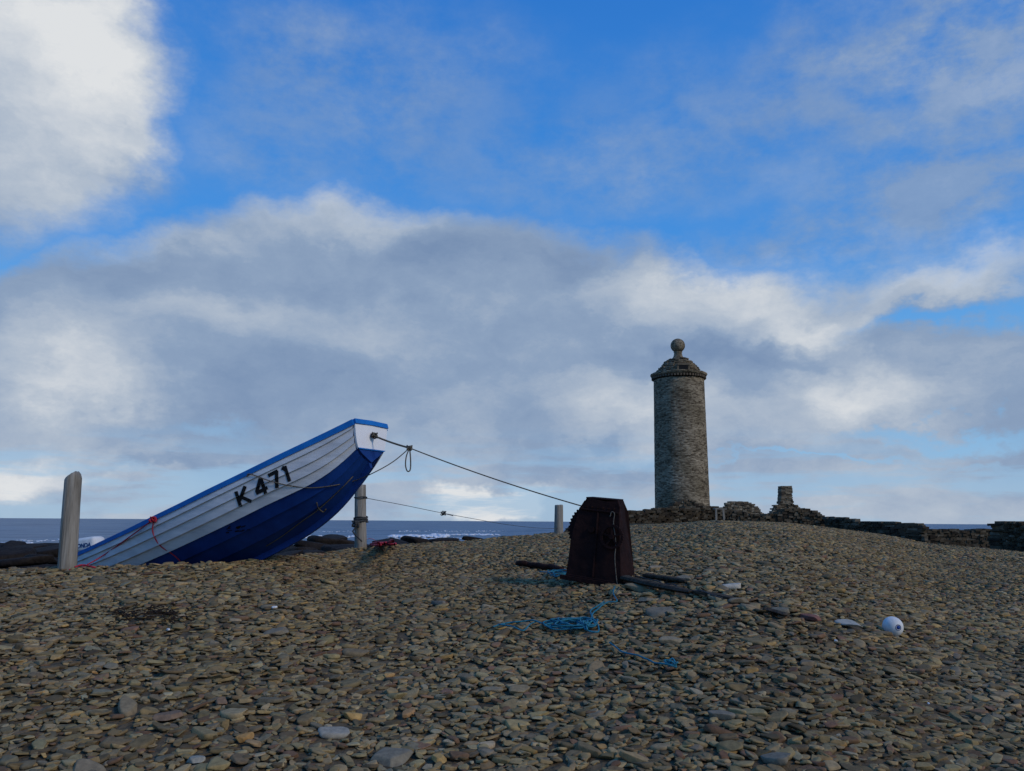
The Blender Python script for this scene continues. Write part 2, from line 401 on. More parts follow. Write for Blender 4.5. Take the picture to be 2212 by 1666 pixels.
mb = MB(); laid(mb, [(1562,1125),(1566,1090),(1578,1083),(1600,1083),(1622,1087),(1640,1103),(1650,1118),(1650,1125)], lin(1562,60,1650,60), .7, 5, 2.6, 1.35, .08); mb.build('gable_wall', M['wallstone'], rg_)
mb = MB(); laid(mb, [(1566,1125),(1566,1096),(1600,1092),(1640,1108),(1640,1125)], lin(1562,65,1650,65), .7, 6, 3, .8); mb.build('rear_wall', M['wallstone'], rg_)
rc = empty('ruined_gable', at(1690, 1120, 60), 'ruined stone gable with square chimney stack still standing', 'ruin')
mb = MB(); laid(mb, [(1653,1125),(1662,1107),(1672,1098),(1672,1091),(1682,1091),(1682,1084),(1711,1084),(1712,1091),(1720,1092),(1722,1100),(1727,1106),(1728,1125)], lin(1655,60,1726,60), .8, 4.5, 2.6, 1.1, .06); mb.build('gable_wall', M['wallstone'], rc)
mb = MB()
for j in range(16):
    py = 1087 - j * 2.35; hw = 12.6 - .06 * j + random.uniform(-.7, .5); s = 0
    while s < 2 * hw - 1.5:
        ww = min(random.uniform(4, 9), 2 * hw - s); cc = random.choice(WC); q = random.uniform(.85, 1.4)
        mb.box(at(1696 - hw + s + ww / 2, py + random.uniform(-.3, .3), 60), (ww * 60 / F / 2 * 1.03, .42 + random.uniform(-.03, .03), 1.25 * 60 / F), Matrix.Rotation(random.uniform(-.03, .03), 3, 'Y'), tuple(v * q for v in cc)); s += ww
mb.build('chimney', M['wallstone'], rc)

# ------------------------------------------------------------------ tower
YT = 99.0; TX = 1474.0
def tower():
    cxy = at(TX, 1100, YT); kx = YT / F * math.cos(PITCH)
    zf = lambda py: at(TX, py, YT).z
    cx, cy = cxy.x, YT
    root = empty('beacon_tower', (cx, cy, zf(1128)), 'tall round weathered stone beacon tower with ball finial on top', 'tower')
    m, nt, b = newmat('tower_masonry'); N = nt.nodes.new; L = nt.links.new
    uv = N('ShaderNodeUVMap')
    mp = N('ShaderNodeMapping'); mp.inputs['Scale'].default_value = (2.3, 6.5, 1); L(uv.outputs[0], mp.inputs[0])
    vo = N('ShaderNodeTexVoronoi'); vo.inputs['Scale'].default_value = 1.2; L(mp.outputs[0], vo.inputs['Vector'])
    n = N('ShaderNodeTexNoise'); n.inputs['Scale'].default_value = .35; n.inputs['Detail'].default_value = 6; L(uv.outputs[0], n.inputs['Vector'])
    r1 = N('ShaderNodeValToRGB'); r1.color_ramp.elements[0].color = (.10, .078, .052, 1); r1.color_ramp.elements[1].color = (.40, .335, .235, 1)
    sx = N('ShaderNodeSeparateColor'); L(vo.outputs['Color'], sx.inputs[0]); L(sx.outputs[0], r1.inputs[0])
    r2 = N('ShaderNodeValToRGB'); r2.color_ramp.elements[0].position = .38; r2.color_ramp.elements[0].color = (.55, .53, .48, 1); r2.color_ramp.elements[1].position = .64; r2.color_ramp.elements[1].color = (1.0, .98, .95, 1); L(n.outputs['Fac'], r2.inputs[0])
    mx = mixn(nt, 'MULTIPLY'); mx.inputs[0].default_value = 1; L(r1.outputs[0], mx.inputs[6]); L(r2.outputs[0], mx.inputs[7])
    L(mx.outputs[2], b.inputs['Base Color']); b.inputs['Roughness'].default_value = .95; b.inputs['Specular IOR Level'].default_value = .1
    bp = N('ShaderNodeBump'); bp.inputs['Distance'].default_value = .06; bp.inputs['Strength'].default_value = .6; L(vo.outputs['Distance'], bp.inputs['Height']); bp.invert = True; L(bp.outputs[0], b.inputs['Normal'])
    def lathe(name, prof, mat=m, n=72, rough=.0, par=root, cap=True, smooth=False):
        v = []; f = []
        for j, (r, z) in enumerate(prof):
            for k in range(n):
                a = 2 * math.pi * k / n; rr = r * (1 + random.uniform(-rough, rough))
                v.append((cx + rr * math.cos(a), cy + rr * math.sin(a), z + random.uniform(-rough, rough) * .6))
        for j in range(len(prof) - 1):
            for k in range(n): f.append((j*n+k, j*n+(k+1) % n, (j+1)*n+(k+1) % n, (j+1)*n+k))
        if cap: f.append(tuple((len(prof)-1)*n + k for k in range(n)))
        mb = MB(); mb.add(v, f); o = mb.build(name, mat, par, smooth=smooth)
        ul = o.data.uv_layers.new(name='UVMap'); me = o.data
        for p in me.polygons:
            for li in p.loop_indices:
                c = me.vertices[me.loops[li].vertex_index].co; a = math.atan2(c.y, c.x)
                pc = math.atan2(p.center.y, p.center.x)
                if a - pc > math.pi: a -= 2 * math.pi
                if a - pc < -math.pi: a += 2 * math.pi
                ul.data[li].uv = (a * 3.2, c.z + math.hypot(c.x, c.y) * .7 if name != 'shaft' else c.z)
        return o
    q = [(59.5, 1135), (58.8, 1100)] + [(58.5 - 3.4 * t / 40, 1095 - 273 * t / 40) for t in range(41)]
    lathe('shaft', [(r * kx, zf(p)) for r, p in q], rough=.004, smooth=True)
    c0 = lathe('cornice', [(55.5 * kx, zf(818)), (57 * kx, zf(816)), (60.5 * kx, zf(814)), (62 * kx, zf(811)), (61.5 * kx, zf(809)), (44 * kx, zf(807))], rough=.010)
    mb = MB()
    for k in range(56):
        a = 2 * math.pi * k / 56; R = Matrix.Rotation(a, 3, 'Z')
        mb.box(Vector((cx, cy, zf(818))) + R @ Vector((56.3 * kx, 0, 0)), (.19, .10, .13), R, (.14, .11, .08))
    mb.build('corbel_course', M['wallstone'], c0)
    pr = []
    st = [(48, 807), (45, 802), (40, 797), (36, 792), (31, 787), (24, 782), (17, 778)]
    for i in range(len(st) - 1):
        (r, p), (r2, p2) = st[i], st[i + 1]
        pr += [((r - 1.5) * kx, zf(p)), ((r - 1.5) * kx, zf(p2) - .02), ((r2 - 1.5) * kx, zf(p2))]
    rf = lathe('stepped_roof', pr, rough=.02)
    mb = MB()
    for i in range(len(st) - 1):
        (r, p), (r2, p2) = st[i], st[i + 1]
        for lay in range(2):
            nn = int(r * .75)
            for k in range(nn):
                if random.random() < .10: continue
                a = 2 * math.pi * (k + random.uniform(-.3, .3)) / nn; R = Matrix.Rotation(a, 3, 'Z') @ Matrix.Rotation(random.uniform(-.08, .08), 3, 'Y')
                cc = random.choice(WC); qq = random.uniform(.9, 1.5); rr = (r - 2.2 - 1.5 * lay + random.uniform(-1.2, 1.2)) * kx
                mb.box(Vector((cx, cy, zf(p - 1.2 - lay * 2.2))) + R @ Vector((rr, 0, 0)), (.17, 3.3 * r / nn * kx, .06), R, tuple(v * qq for v in cc))
    mb.build('roof_flags', M['wallstone'], rf)
    lathe('finial_neck', [(18 * kx, zf(779)), (16 * kx, zf(776)), (11.5 * kx, zf(773)), (9.5 * kx, zf(768)), (8.5 * kx, zf(763)), (10 * kx, zf(761))], rough=.004, n=32, smooth=True)
    bl = []
    for i in range(17):
        a = -math.pi / 2 + math.pi * i / 16 * .999; bl.append((max(.02, 16 * kx * math.cos(a)), zf(747) + 16 * kx * math.sin(a)))
    lathe('ball_finial', bl, rough=.003, n=32, smooth=True)
    mb = MB(); mx_ = at(1475, 797, YT - 38 * kx - .35)
    mb.box(mx_, (.52, .6, .40)); o = mb.build('roof_opening_shade', M['black'], rf)  # solid black box; the shade inside the opening is put into its colour
    mb = MB(); mb.box(mx_ + Vector((0, 0, .48)), (.75, .65, .10), None, (.17, .14, .10)); mb.build('lintel', M['wallstone'], rf)
    for s in (-1, 1):
        mb = MB(); mb.box(mx_ + Vector((s * .66, .05, -.02)), (.13, .60, .41), None, (.16, .13, .09)); mb.build('jamb', M['wallstone'], rf)
tower()
wall('rubble_pile', 'heap of fallen stones piled against the foot of the tower', 'rubble',
     [(1425,1112),(1440,1096),(1460,1084),(1480,1078),(1500,1084),(1535,1098),(1545,1112)], lin(1425,92,1545,92), 2.0, 6, 3, .9, .4)
tr = empty('wooden_trestle', at(1555, 1126, 40), 'small pale wooden trestle standing against the dark bank by the tower', 'trestle')
for a, b in (((1547, 1126), (1547, 1100)), ((1564, 1124), (1562, 1100))):
    mb = MB(); mb.bar(at(a[0], a[1], 40), at(b[0], b[1], 40), .07); mb.build('leg', M['wood'], tr)
    mb = MB(); mb.bar(at(a[0] + 1, a[1] - 3, 40.5), at(b[0] + 1, b[1], 40.5), .07); mb.build('leg', M['wood'], tr)
mb = MB(); mb.bar(at(1543, 1099, 40.2), at(1567, 1100, 40.2), .45, .06); mb.build('top_board', M['wood'], tr)

# ------------------------------------------------------------------ posts
def post(px0, py0, px1, py1, Y, wpx, label, prof, seed, extra=.35):
    rg = random.Random(seed); a = at(px0, py0, Y); b = at(px1, py1, Y); r = wpx * Y / F / 2; d = (b - a).normalized(); n = 32
    a2 = a - d * extra; v = []; f = []; rings = 26; u = Vector((1, 0, 0)); w = Vector((0, 1, 0))
    lob = [1 + .02 * math.sin(3 * 6.28 * k / n + seed) + rg.uniform(-.012, .012) - (.05 if k in (25, 12) else 0) for k in range(n)]
    def topz(x, y): return prof(x / r, y / r) * r
    for j in range(rings):
        t = j / (rings - 1); c = a2.lerp(b, t) + Vector((.02 * r * math.sin(5 * t + seed), 0, 0))
        for k in range(n):
            an = 2 * math.pi * k / n; rr = r * lob[k] * (1.05 - .12 * t) * (1 + rg.uniform(-.008, .008))
            x, y = rr * math.cos(an), rr * math.sin(an); v.append(c + u * x + w * y + Vector((0, 0, topz(x, y) * max(0, (t - .85) / .15))))
    for q in (.90, .6, .3):
        for k in range(n):
            an = 2 * math.pi * k / n; x, y = r * q * .93 * lob[k] * math.cos(an), r * q * .93 * lob[k] * math.sin(an)
            v.append(b + u * x + w * y + Vector((0, 0, topz(x, y) + .015 + rg.uniform(0, .008))))
    R_ = rings + 3
    for j in range(R_ - 1):
        for k in range(n): f.append((j*n+k, j*n+(k+1) % n, (j+1)*n+(k+1) % n, (j+1)*n+k))
    f.append(tuple((R_-1)*n + k for k in range(n)))
    mb = MB(); mb.add(v, f); o = mb.build('mooring_post', M['wood'], None, smooth=True, origin=a)
    return tag(o, label, 'post', 'weathered timber posts along the crest of the beach')
post(144, 1234, 158, 1036, 10.75, 36, 'tall pale grey wooden post with worn pointed top left of the boat', lambda x, y: .90 - .70 * max(0, .40 - x) - 1.5 * max(0, x - .40) - .25 * abs(y), 1)
post(779, 1184, 778, 1050, 17.6, 25, 'grey wooden post with rope lashed round it, right of the bow', lambda x, y: .15 * x + .1 * math.sin(7 * x) , 2)
post(1207, 1152, 1207, 1092, 26.5, 19, 'small pale wooden post farthest off, left of the winch', lambda x, y: .05 * x, 3)

# ------------------------------------------------------------------ boat
P1 = at(799, 914, 11.0); nc = at(152, 1203, 12.85)
P0 = Vector((nc.x + .30, 13.42, nc.z))
BL = (P1 - P0).length; ex = (P1 - P0) / BL; ey = Vector((0, 0, 1)).cross(ex).normalized(); ez = ex.cross(ey)
SS = np.linspace(0, 1, 61)
def smooth_tab(xs, ys):
    y = np.interp(SS, xs, ys)
    for _ in range(12): y[1:-1] = (y[:-2] + 2 * y[1:-1] + y[2:]) / 4
    return y
TB = smooth_tab([0, .2, .4, .6, .8, .92, 1], [.66, .84, .92, .88, .70, .50, .36])
TK = smooth_tab([0, .2, .4, .6, .75, .86, .94, 1], [.80, .98, 1.05, 1.05, 1.0, .88, .70, .50])
nodeM = [(1, 0), (.985, .15), (.955, .29), (.90, .43), (.80, .57), (.62, .73), (.36, .89), (0, 1)]
nodeB = [(1, 0), (.97, .2), (.93, .4), (.87, .57), (.78, .72), (.55, .84), (.30, .93), (0, 1)]
def hullp(s, t, side, inner=0):
    b = np.interp(s, SS, TB); K = np.interp(s, SS, TK); sag = -.17 * 4 * s * (1 - s)
    w = float(sst(np.array(s), .7, 1)); k = min(int(t), 6); fr = t - k
    def nd(i): return (nodeM[i][0] * (1 - w) + nodeB[i][0] * w, nodeM[i][1] * (1 - w) + nodeB[i][1] * w)
    a, c = nd(k), nd(k + 1); y = (a[0] + (c[0] - a[0]) * fr) * b; zz = (a[1] + (c[1] - a[1]) * fr)
    z = sag - zz * (K + sag)
    dy, dz = (c[0] - a[0]) * b, -(c[1] - a[1]) * K; l = math.hypot(dy, dz); ny, nz = -dz / l, dy / l
    off = (.024 * fr if not inner else -.03)
    y += ny * off; z += nz * off
    x = BL * s - .16 * zz * max(0, s - .7) / .3
    return P0 + ex * x + ey * (y * side) + ez * z
root = empty('fishing_boat', P0 + ex * BL * .5 - ez * 1.05, 'blue and white clinker built open boat hauled up bow high on the beach', 'boat')
NS = 48
def shell(t0, t1, inner=0):
    mb = MB()
    for side in (-1, 1):
        for k in range(t0, t1):
            rows = [[hullp(i / NS, k + q, side, inner) for i in range(NS + 1)] for q in (0.0, .5, .9999)]
            for a, b in zip(rows[:-1], rows[1:]):
                n = NS + 1; mb.add(a + b, [(i, i + 1, n + i + 1, n + i) for i in range(NS)])
            if not inner and k < 6:
                nx_ = [hullp(i / NS, k + 1.0, side, inner) for i in range(NS + 1)]
                n = NS + 1; mb.add(rows[-1] + nx_, [(i, i + 1, n + i + 1, n + i) for i in range(NS)])
    return mb
topm = shell(0, 4); botm = shell(4, 7)
bvh = BVHTree.FromPolygons([Vector(v) for v in topm.v + botm.v], topm.f + [tuple(i + len(topm.v) for i in q) for q in botm.f])
tops = topm.build('topsides', M['white'], root); bots = botm.build('bottom_planking', M['blue'], root)
shell(0, 7, 1).build('inner_hull', M['lblue'], root)
def section(s, x=0, t0=0, t1=7):
    pts = []
    for t in np.arange(t0, t1 + .01, 1): pts.append(hullp(s, min(t, 6.9999), -1) + ex * x)
    for t in np.arange(t1, t0 - .01, -1): pts.append(hullp(s, min(t, 6.9999), 1) + ex * x)
    return pts
def plate(pts, th, name, mat, par=None):
    n = len(pts); v = pts + [p + ex * th for p in pts]
    mb = MB(); mb.add(v, [tuple(range(n)), tuple(range(n, 2 * n))[::-1]] + [(i, (i + 1) % n, n + (i + 1) % n, n + i) for i in range(n)])
    return mb.build(name, mat, par or root)
bt = plate(section(1, t0=0, t1=4), .03, 'bow_transom', M['white_lit'])
plate(section(1, t0=4, t1=7), .028, 'transom_foot', M['blue'], bt)
def band_(t, w, x, name, mat):
    a, b = hullp(1, t, -1), hullp(1, t, 1); c, d = hullp(1, t + w, -1), hullp(1, t + w, 1); e = .012
    mb = MB(); mb.hexa([p + ex * x for p in (c, d)] + [d + ex * (x + e), c + ex * (x + e)] + [a + ex * x, b + ex * x, b + ex * (x + e), a + ex * (x + e)]); mb.build(name, mat, bt)
band_(3.85, .30, .03, 'waterline_stripe', M['lblue'])
plate(section(0, x=-.03), .03, 'stern_transom', M['blue'])
for side in (-1, 1):
    mb = MB(); ring = []
    for i in range(NS + 1):
        s = i / NS; p = hullp(s, 0, side); h = .070 * (.6 + .4 * s); o = ey * side; q = .024
        ring.append([p + o * q + ez * .010, p + o * (q - .004) - ez * h, p - o * .035 - ez * h * .7, p - o * .04 + ez * .010])
    for i in range(NS):
        mb.add(ring[i] + ring[i + 1], [(k, (k + 1) % 4, 4 + (k + 1) % 4, 4 + k) for k in range(4)])
    mb.add(ring[0] + ring[-1], [(0, 1, 2, 3), (4, 7, 6, 5)])
    mb.build('gunwale', M['lblue'], root)
a, b = hullp(1, 0, -1), hullp(1, 0, 1)
mb = MB(); mid = (a + b) / 2 + ez * .012
pts = [a - ez * .055, mid - ez * .058, b - ez * .055, b + ez * .012, mid + ez * .010, a + ez * .012]
mb.add([p - ex * .02 for p in pts] + [p + ex * .034 for p in pts], [tuple(range(6)), tuple(range(6, 12))[::-1]] + [(i, (i+1) % 6, 6+(i+1) % 6, 6+i) for i in range(6)])
mb.build('bow_capping', M['lblue'], bt)
mb = MB(); pr = []
for i in range(NS + 1):
    s = i / NS; p = hullp(s, 6.9999, 1); p = p - ey * (p - P0).dot(ey)
    pr.append([p + ey * .03 + ez * .02, p + ey * .022 - ez * .07, p - ey * .022 - ez * .07, p - ey * .03 + ez * .02])
for i in range(NS): mb.add(pr[i] + pr[i + 1], [(k, (k + 1) % 4, 4 + (k + 1) % 4, 4 + k) for k in range(4)])
mb.add(pr[-1], [(0, 1, 2, 3)]); mb.build('keel', M['blue'], root)
for s in (.22, .48, .74):
    p = hullp(s, 1.6, -1, 1); q = hullp(s, 1.6, 1, 1); mb = MB(); mb.bar(p, q, .24, .035); mb.build('thwart', M['varnish'], root)
def on_hull(px, py, off=.006):
    d = ray(px, py); h = bvh.ray_cast(EYE, d)
    if h[0] is None: return None
    return h[0] - d * off
def stroke(mb, a, b, w, off=.005):
    ax, ay = a; bx, by = b; L = math.hypot(bx - ax, by - ay); dx, dy = (bx - ax) / L, (by - ay) / L; n = max(6, int(L / 1.5)); v = []
    for i in range(n + 1):
        for j in range(5):
            q = (j / 4 - .5) * w; p = on_hull(ax + dx * L * i / n - dy * q, ay + dy * L * i / n + dx * q, off)
            if p is None: return
            v.append(p)
    mb.add(v, [(i*5+j, i*5+j+1, (i+1)*5+j+1, (i+1)*5+j) for i in range(n) for j in range(4)])
B0 = Vector((518, 1096)); BD = Vector((.887, -.462)); BU = Vector((-.30, -.95)).normalized() * 35
def lp(t, v): q = B0 + BD * t + BU * v; return (q.x, q.y)
W = 7.6
GL = [[((2,0),(2,1)), ((4,.38),(25,1.02)), ((10,.52),(28,-.02))],
      [((63,0),(63,1)), ((62,1.02),(45,.34)), ((43,.30),(71,.30))],
      [((80,.93),(103,.93)), ((101,.98),(90,0))],
      [((121,0),(121,1.0)), ((120,.98),(114,.82))]]
for gi, g_ in enumerate(GL):
    mb = MB()
    for i, (p, q) in enumerate(g_): stroke(mb, lp(*p), lp(*q), W, .008 + i * .0008)
    mb.build('painted_character', M['black'], tops)
for k in range(12):
    mb = MB(); x = random.uniform(480, 540); y = 1146 + (512 - x) * .1 + random.uniform(-8, 4); stroke(mb, (x, y), (x + random.uniform(4, 10), y - random.uniform(0, 4)), random.uniform(1.5, 4), .005 + k * .0004)
    if mb.v: mb.build('paint_scuff', M['black'], tops)
mb = MB(); rc_ = hullp(1, 1.9, -1).lerp(hullp(1, 1.9, 1), .5) + ex * .07
mb.tube([rc_ + (ey * math.cos(a) + ez * math.sin(a)) * .040 for a in np.linspace(0, 6.28, 13)], .010, 6, 0); mb.bar(rc_ - ex * .06, rc_ + ez * .040, .025); mb.build('ring_bolt', M['rust2'], bt)

# outboard motor
om = empty('outboard_motor', P0 - ex * .12 - ez * .5, 'white outboard motor tilted on the stern of the boat', 'outboard motor')
mc = at(195, 1176, 13.55)
def rbox(c, hx, hy, hz, R, name, mat, bev, par, taper=.85):
    mb = MB(); p = []
    for z, k in ((-1, 1), (1, taper)):
        for x, y in ((-1, -1), (1, -1), (1, 1), (-1, 1)): p.append(Vector(c) + R @ Vector((x * hx * k, y * hy * k, z * hz)))
    mb.hexa(p); o = mb.build(name, mat, par, smooth=True); md = o.modifiers.new('bevel', 'BEVEL'); md.width = bev; md.segments = 5; return o
Rm = Matrix.Rotation(math.atan2(ex.y, ex.x) + .15, 3, 'Z') @ Matrix.Rotation(-.12, 3, 'Y')
cw = rbox(mc, .23, .15, .115, Rm, 'cowling', M['plastic'], .06, om)
rbox(mc - Rm @ Vector((0, 0, .155)), .19, .125, .045, Rm, 'cowling_base', M['logo'], .02, om, 1)
mb = MB(); mb.tube([mc - Rm @ Vector((-.02, 0, .15)), mc - Rm @ Vector((.05, 0, .5)), mc - Rm @ Vector((.08, 0, .8))], [.09, .05], 10, 4); mb.build('drive_leg', M['plastic'], om, True)
mb = MB(); mb.bar(mc - Rm @ Vector((-.15, 0, .2)), P0 + ex * .03 - ez * .05, .16, .1); mb.build('clamp_bracket', M['black'], om)
mb = MB(); mb.bar(mc + Rm @ Vector((.1, .05, -.15)), mc + Rm @ Vector((.5, .05, -.12)), .035); mb.build('tiller', M['black'], om)
cu_ = bpy.data.curves.new('t', 'FONT'); cu_.body = 'HONDA'; cu_.size = .095; cu_.offset = .003; cu_.extrude = .001; cu_.align_x = 'CENTER'; cu_.align_y = 'CENTER'
to = bpy.data.objects.new('t', cu_); COL.objects.link(to); bpy.context.view_layer.update()
me_ = bpy.data.meshes.new_from_object(to.evaluated_get(bpy.context.evaluated_depsgraph_get())); mb = MB()
mb.add([mc + Rm @ Vector((v.co.x - .02, -.152 + (v.co.y + .03) * .098 + .006 - v.co.z * 2, v.co.y - .02)) for v in me_.vertices], [tuple(p.vertices) for p in me_.polygons])
bpy.data.objects.remove(to); mb.build('lettering', M['logo'], cw)
oa = empty('wooden_oar', at(262, 1165, 13.3), 'brown wooden oar lying along the inside of the boat', 'oar')
mb = MB(); mb.tube([at(178, 1199, 13.75), at(338, 1124, 12.5)], .028, 8, 0); mb.build('shaft', M['varnish'], oa, True)
mb = MB(); mb.bar(at(338, 1124, 12.5), at(372, 1112, 12.25), .13, .03); mb.build('blade', M['varnish'], oa)

# ------------------------------------------------------------------ winch
Yw = FBRp.y
FBL, FBR, FTR, FTL = at(1221,1246,Yw+.32), at(1341,1266,Yw), at(1335,1083,Yw+.10), at(1266,1077,Yw+.28)
dv = at(1371,1245,Yw+.5) - FBR; dt = at(1347,1082,Yw+.48) - FTR
BBL, BBR, BTR, BTL = FBL + dv, FBR + dv, FTR + dt, FTL + dt
wr_ = empty('boat_winch', (FBL + BBR) / 2, 'dark rusty iron boat winch standing on the shingle', 'winch')
fn = (FTL - FBL).cross(FBR - FBL).normalized()
if fn.y > 0: fn = -fn
def sheet(q, th, nrm, name, mat=M['rust'], par=wr_):
    mb = MB(); n = len(q); v = [Vector(p) for p in q] + [Vector(p) + nrm * th for p in q]
    mb.add(v, [tuple(range(n)), tuple(range(n, 2*n))[::-1]] + [(i, (i+1) % n, n+(i+1) % n, n+i) for i in range(n)]); return mb.build(name, mat, par, bevel=.006)
def FP(a, b, o=0):
    return FBL.lerp(FBR, a).lerp(FTL.lerp(FTR, a), b) + fn * o
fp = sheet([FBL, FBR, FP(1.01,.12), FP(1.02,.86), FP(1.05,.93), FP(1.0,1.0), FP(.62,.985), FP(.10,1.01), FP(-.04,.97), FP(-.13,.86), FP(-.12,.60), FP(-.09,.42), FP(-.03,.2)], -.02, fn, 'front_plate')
sheet([BBL, BBR, BTR, BTL], -.02, fn, 'rear_plate')
sn = (FTR - FBR).cross(dv).normalized()
sheet([FBR, BBR, BBR.lerp(BTR, .84) + Vector((.045, 0, 0)), BTR, FTR], .02, sn if sn.x < 0 else -sn, 'side_plate')
sheet([FBL, BBL, BTL, FTL], .02, Vector((1, 0, 0)), 'side_plate')
sheet([FTL, FTR, BTR, BTL], .02, Vector((0, 0, 1)), 'top_plate')
for a0, b0, a1, b1, ww in ((.02,.03,.99,.03,.04), (-.06,.865,1.0,.855,.025), (.50,.05,.44,.84,.025)):
    mb = MB(); mb.bar(FP(a0,b0,.010), FP(a1,b1,.010), ww, .018); mb.build('angle_iron', M['rust'], fp, bevel=.004)
for i in range(6):
    mb = MB(); mb.tube([FP(.08 + i * .16, .90, .0), FP(.08 + i * .16, .90, .018)], .011, 6, 0); mb.build('rivet', M['rust2'], fp)
def gear(c, ax, r, teeth, th, name, mat=M['rust'], hub=.2, spokes=5):
    ax = Vector(ax).normalized(); u = Vector((0, 0, 1)); u = (u - ax * u.dot(ax)).normalized(); w = ax.cross(u); mb = MB(); n = teeth * 4
    rad = lambda k: r if (k % 4) in (0, 1) else r * .95
    o = []; i_ = []
    for k in range(n):
        a = 2 * math.pi * k / n; d = u * math.cos(a) + w * math.sin(a); o.append(c + d * rad(k)); i_.append(c + d * r * .78)
    v = [p - ax * th / 2 for p in o] + [p + ax * th / 2 for p in o] + [p - ax * th / 2 for p in i_] + [p + ax * th / 2 for p in i_]; f = []
    for k in range(n):
        q = (k + 1) % n; f += [(k, q, n+q, n+k), (2*n+k, 3*n+k, 3*n+q, 2*n+q), (k, 2*n+k, 2*n+q, q), (n+k, n+q, 3*n+q, 3*n+k)]
    mb.add(v, f); g = mb.build(name, mat, wr_)
    for s in range(spokes):
        a = 2 * math.pi * s / spokes; d = u * math.cos(a) + w * math.sin(a); mb = MB(); mb.bar(c + d * r * hub * .9, c + d * r * .8, th * .7, th * .7); mb.build('spoke', mat, g)
    mb = MB(); mb.tube([c - ax * th, c + ax * th], r * hub, 12, 0); mb.build('hub', mat, g)
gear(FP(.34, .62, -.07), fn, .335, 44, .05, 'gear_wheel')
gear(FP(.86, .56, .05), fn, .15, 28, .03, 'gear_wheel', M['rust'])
mb = MB(); mb.tube([FP(.34,.62,.03), FP(.34,.62,-.5)], .04, 10, 0); mb.build('axle', M['rust'], wr_)
mb = MB(); mb.tube([FP(.5,.55,-.14), FP(.5,.55,-.44)], .15, 16, 0); mb.build('cable_drum', M['rust2'], wr_)
for a_, b_ in ((FP(-.06,-.005,.03), FP(1.04,-.005,.03)), (FP(1.02,-.005,.05), BBR + Vector((0,.1,0)))):
    mb = MB(); mb.bar(a_, b_, .08, .05); mb.build('base_rail', M['rust'], wr_)

# ------------------------------------------------------------------ ropes
def rope(name, label, pts, r, mat, cat='rope', n=6):
    mb = MB(); mb.tube(pts, r, n); return tag(mb.build(name, M[mat], None, True), label, cat)
knot = at(885, 968, 10.75); wtop = FP(-.08, .90, -.02)
def sag(a, b, s, n=10): return [a.lerp(b, i / n) - Vector((0, 0, s * 4 * (i / n) * (1 - i / n))) for i in range(n + 1)]
def knotpts(c, r, n=26, sd=1):
    rg = random.Random(sd); return [c + Vector((math.cos(i * 1.3) * r * rg.uniform(.5, 1), math.sin(i * 2.1) * r * rg.uniform(.4, 1), math.sin(i * 1.7) * r * rg.uniform(.5, 1))) for i in range(n)]
mb = MB(); mb.tube(sag(rc_, knot, .01, 4), .013, 6, 3); mb.tube(sag(knot, wtop, .03), .008, 6, 3)
mb.tube(knotpts(knot, .038), .011, 6, 3)
mb.tube([knot, at(878, 985, 10.72), at(876, 1005, 10.72), at(880, 1018, 10.72), at(886, 1015, 10.74), at(887, 995, 10.75), knot], .009, 6)
mb.tube(knotpts(rc_ + ex * .02, .038, 16, 4), .011, 6, 3)
tag(mb.build('hauling_rope', M['rope'], None, True), 'taut tan hauling rope from the bow ring to the rusty winch, knotted midway', 'rope')
def hp(px, py, Y=None, off=.02):
    p = on_hull(px, py, off); return p if p is not None else at(px, py, Y or 10.8)
rope('slack_line', 'slack grey line looping from the rope knot across the side of the boat', [knot, at(850, 997, 10.7), at(810, 1020, 10.62), hp(768, 1038, 10.6), hp(720, 1049), hp(670, 1054), hp(620, 1048), hp(580, 1038), hp(540, 1024, None, .03), hp(533, 1030)], .007, 'rope')
rope('keel_line', 'thin tan line hanging from the bow ring down under the hull', [rc_, hp(808, 965, None, .05), hp(800, 985), hp(760, 1032), hp(720, 1072), hp(684, 1104), hp(650, 1128), hp(610, 1158), hp(575, 1180)], .007, 'rope')
rope('hook_line', 'short pale cord with hooked end hanging on the dark blue bottom', [hp(684, 1086), hp(688, 1098), hp(698, 1106), hp(704, 1100)], .009, 'rope')
mb = MB(); k0 = hp(332, 1122, None, .05)
mb.tube(knotpts(k0, .05, 18, 8), .011, 6, 3)
mb.tube([k0, hp(280, 1160, None, .05), hp(220, 1202, None, .06), at(172, 1228, 11.6), at(150, 1231, 10.6)], .009, 6)
mb.tube([k0, hp(330, 1150), hp(345, 1178), hp(372, 1197), hp(388, 1212), hp(390, 1226)], .009, 6)
tag(mb.build('stern_rope', M['redrope'], None, True), 'red rope knotted on the boat gunwale and tied toward the left post', 'rope')
def coilpts(px, py, Y, r, turns, rise):
    c = at(px, py, Y); return [c + Vector((r * math.cos(a), r * math.sin(a), rise * a / 6.28 + .01 * math.sin(a * 2.3))) for a in np.arange(0, turns * 6.28, .4)]
mb = MB(); mb.tube(coilpts(779, 1128, 17.6, .142, 3.2, .035)[::-1] + [at(768, 1128, 17.42)] + knotpts(at(769, 1132, 17.42), .09, 24, 9) + [at(768, 1140, 17.4), at(762, 1148, 17.38), at(770, 1158, 17.4), at(782, 1170, 17.4)], .016, 6, 2)
tag(mb.build('lashing_rope', M['darkrope'], None, True), 'dark rope knotted round the middle wooden post at half height', 'rope')
w0 = at(790, 1076, 17.6); w1 = at(1205, 1142, 26.4); wm = at(958, 1109, 21.0)
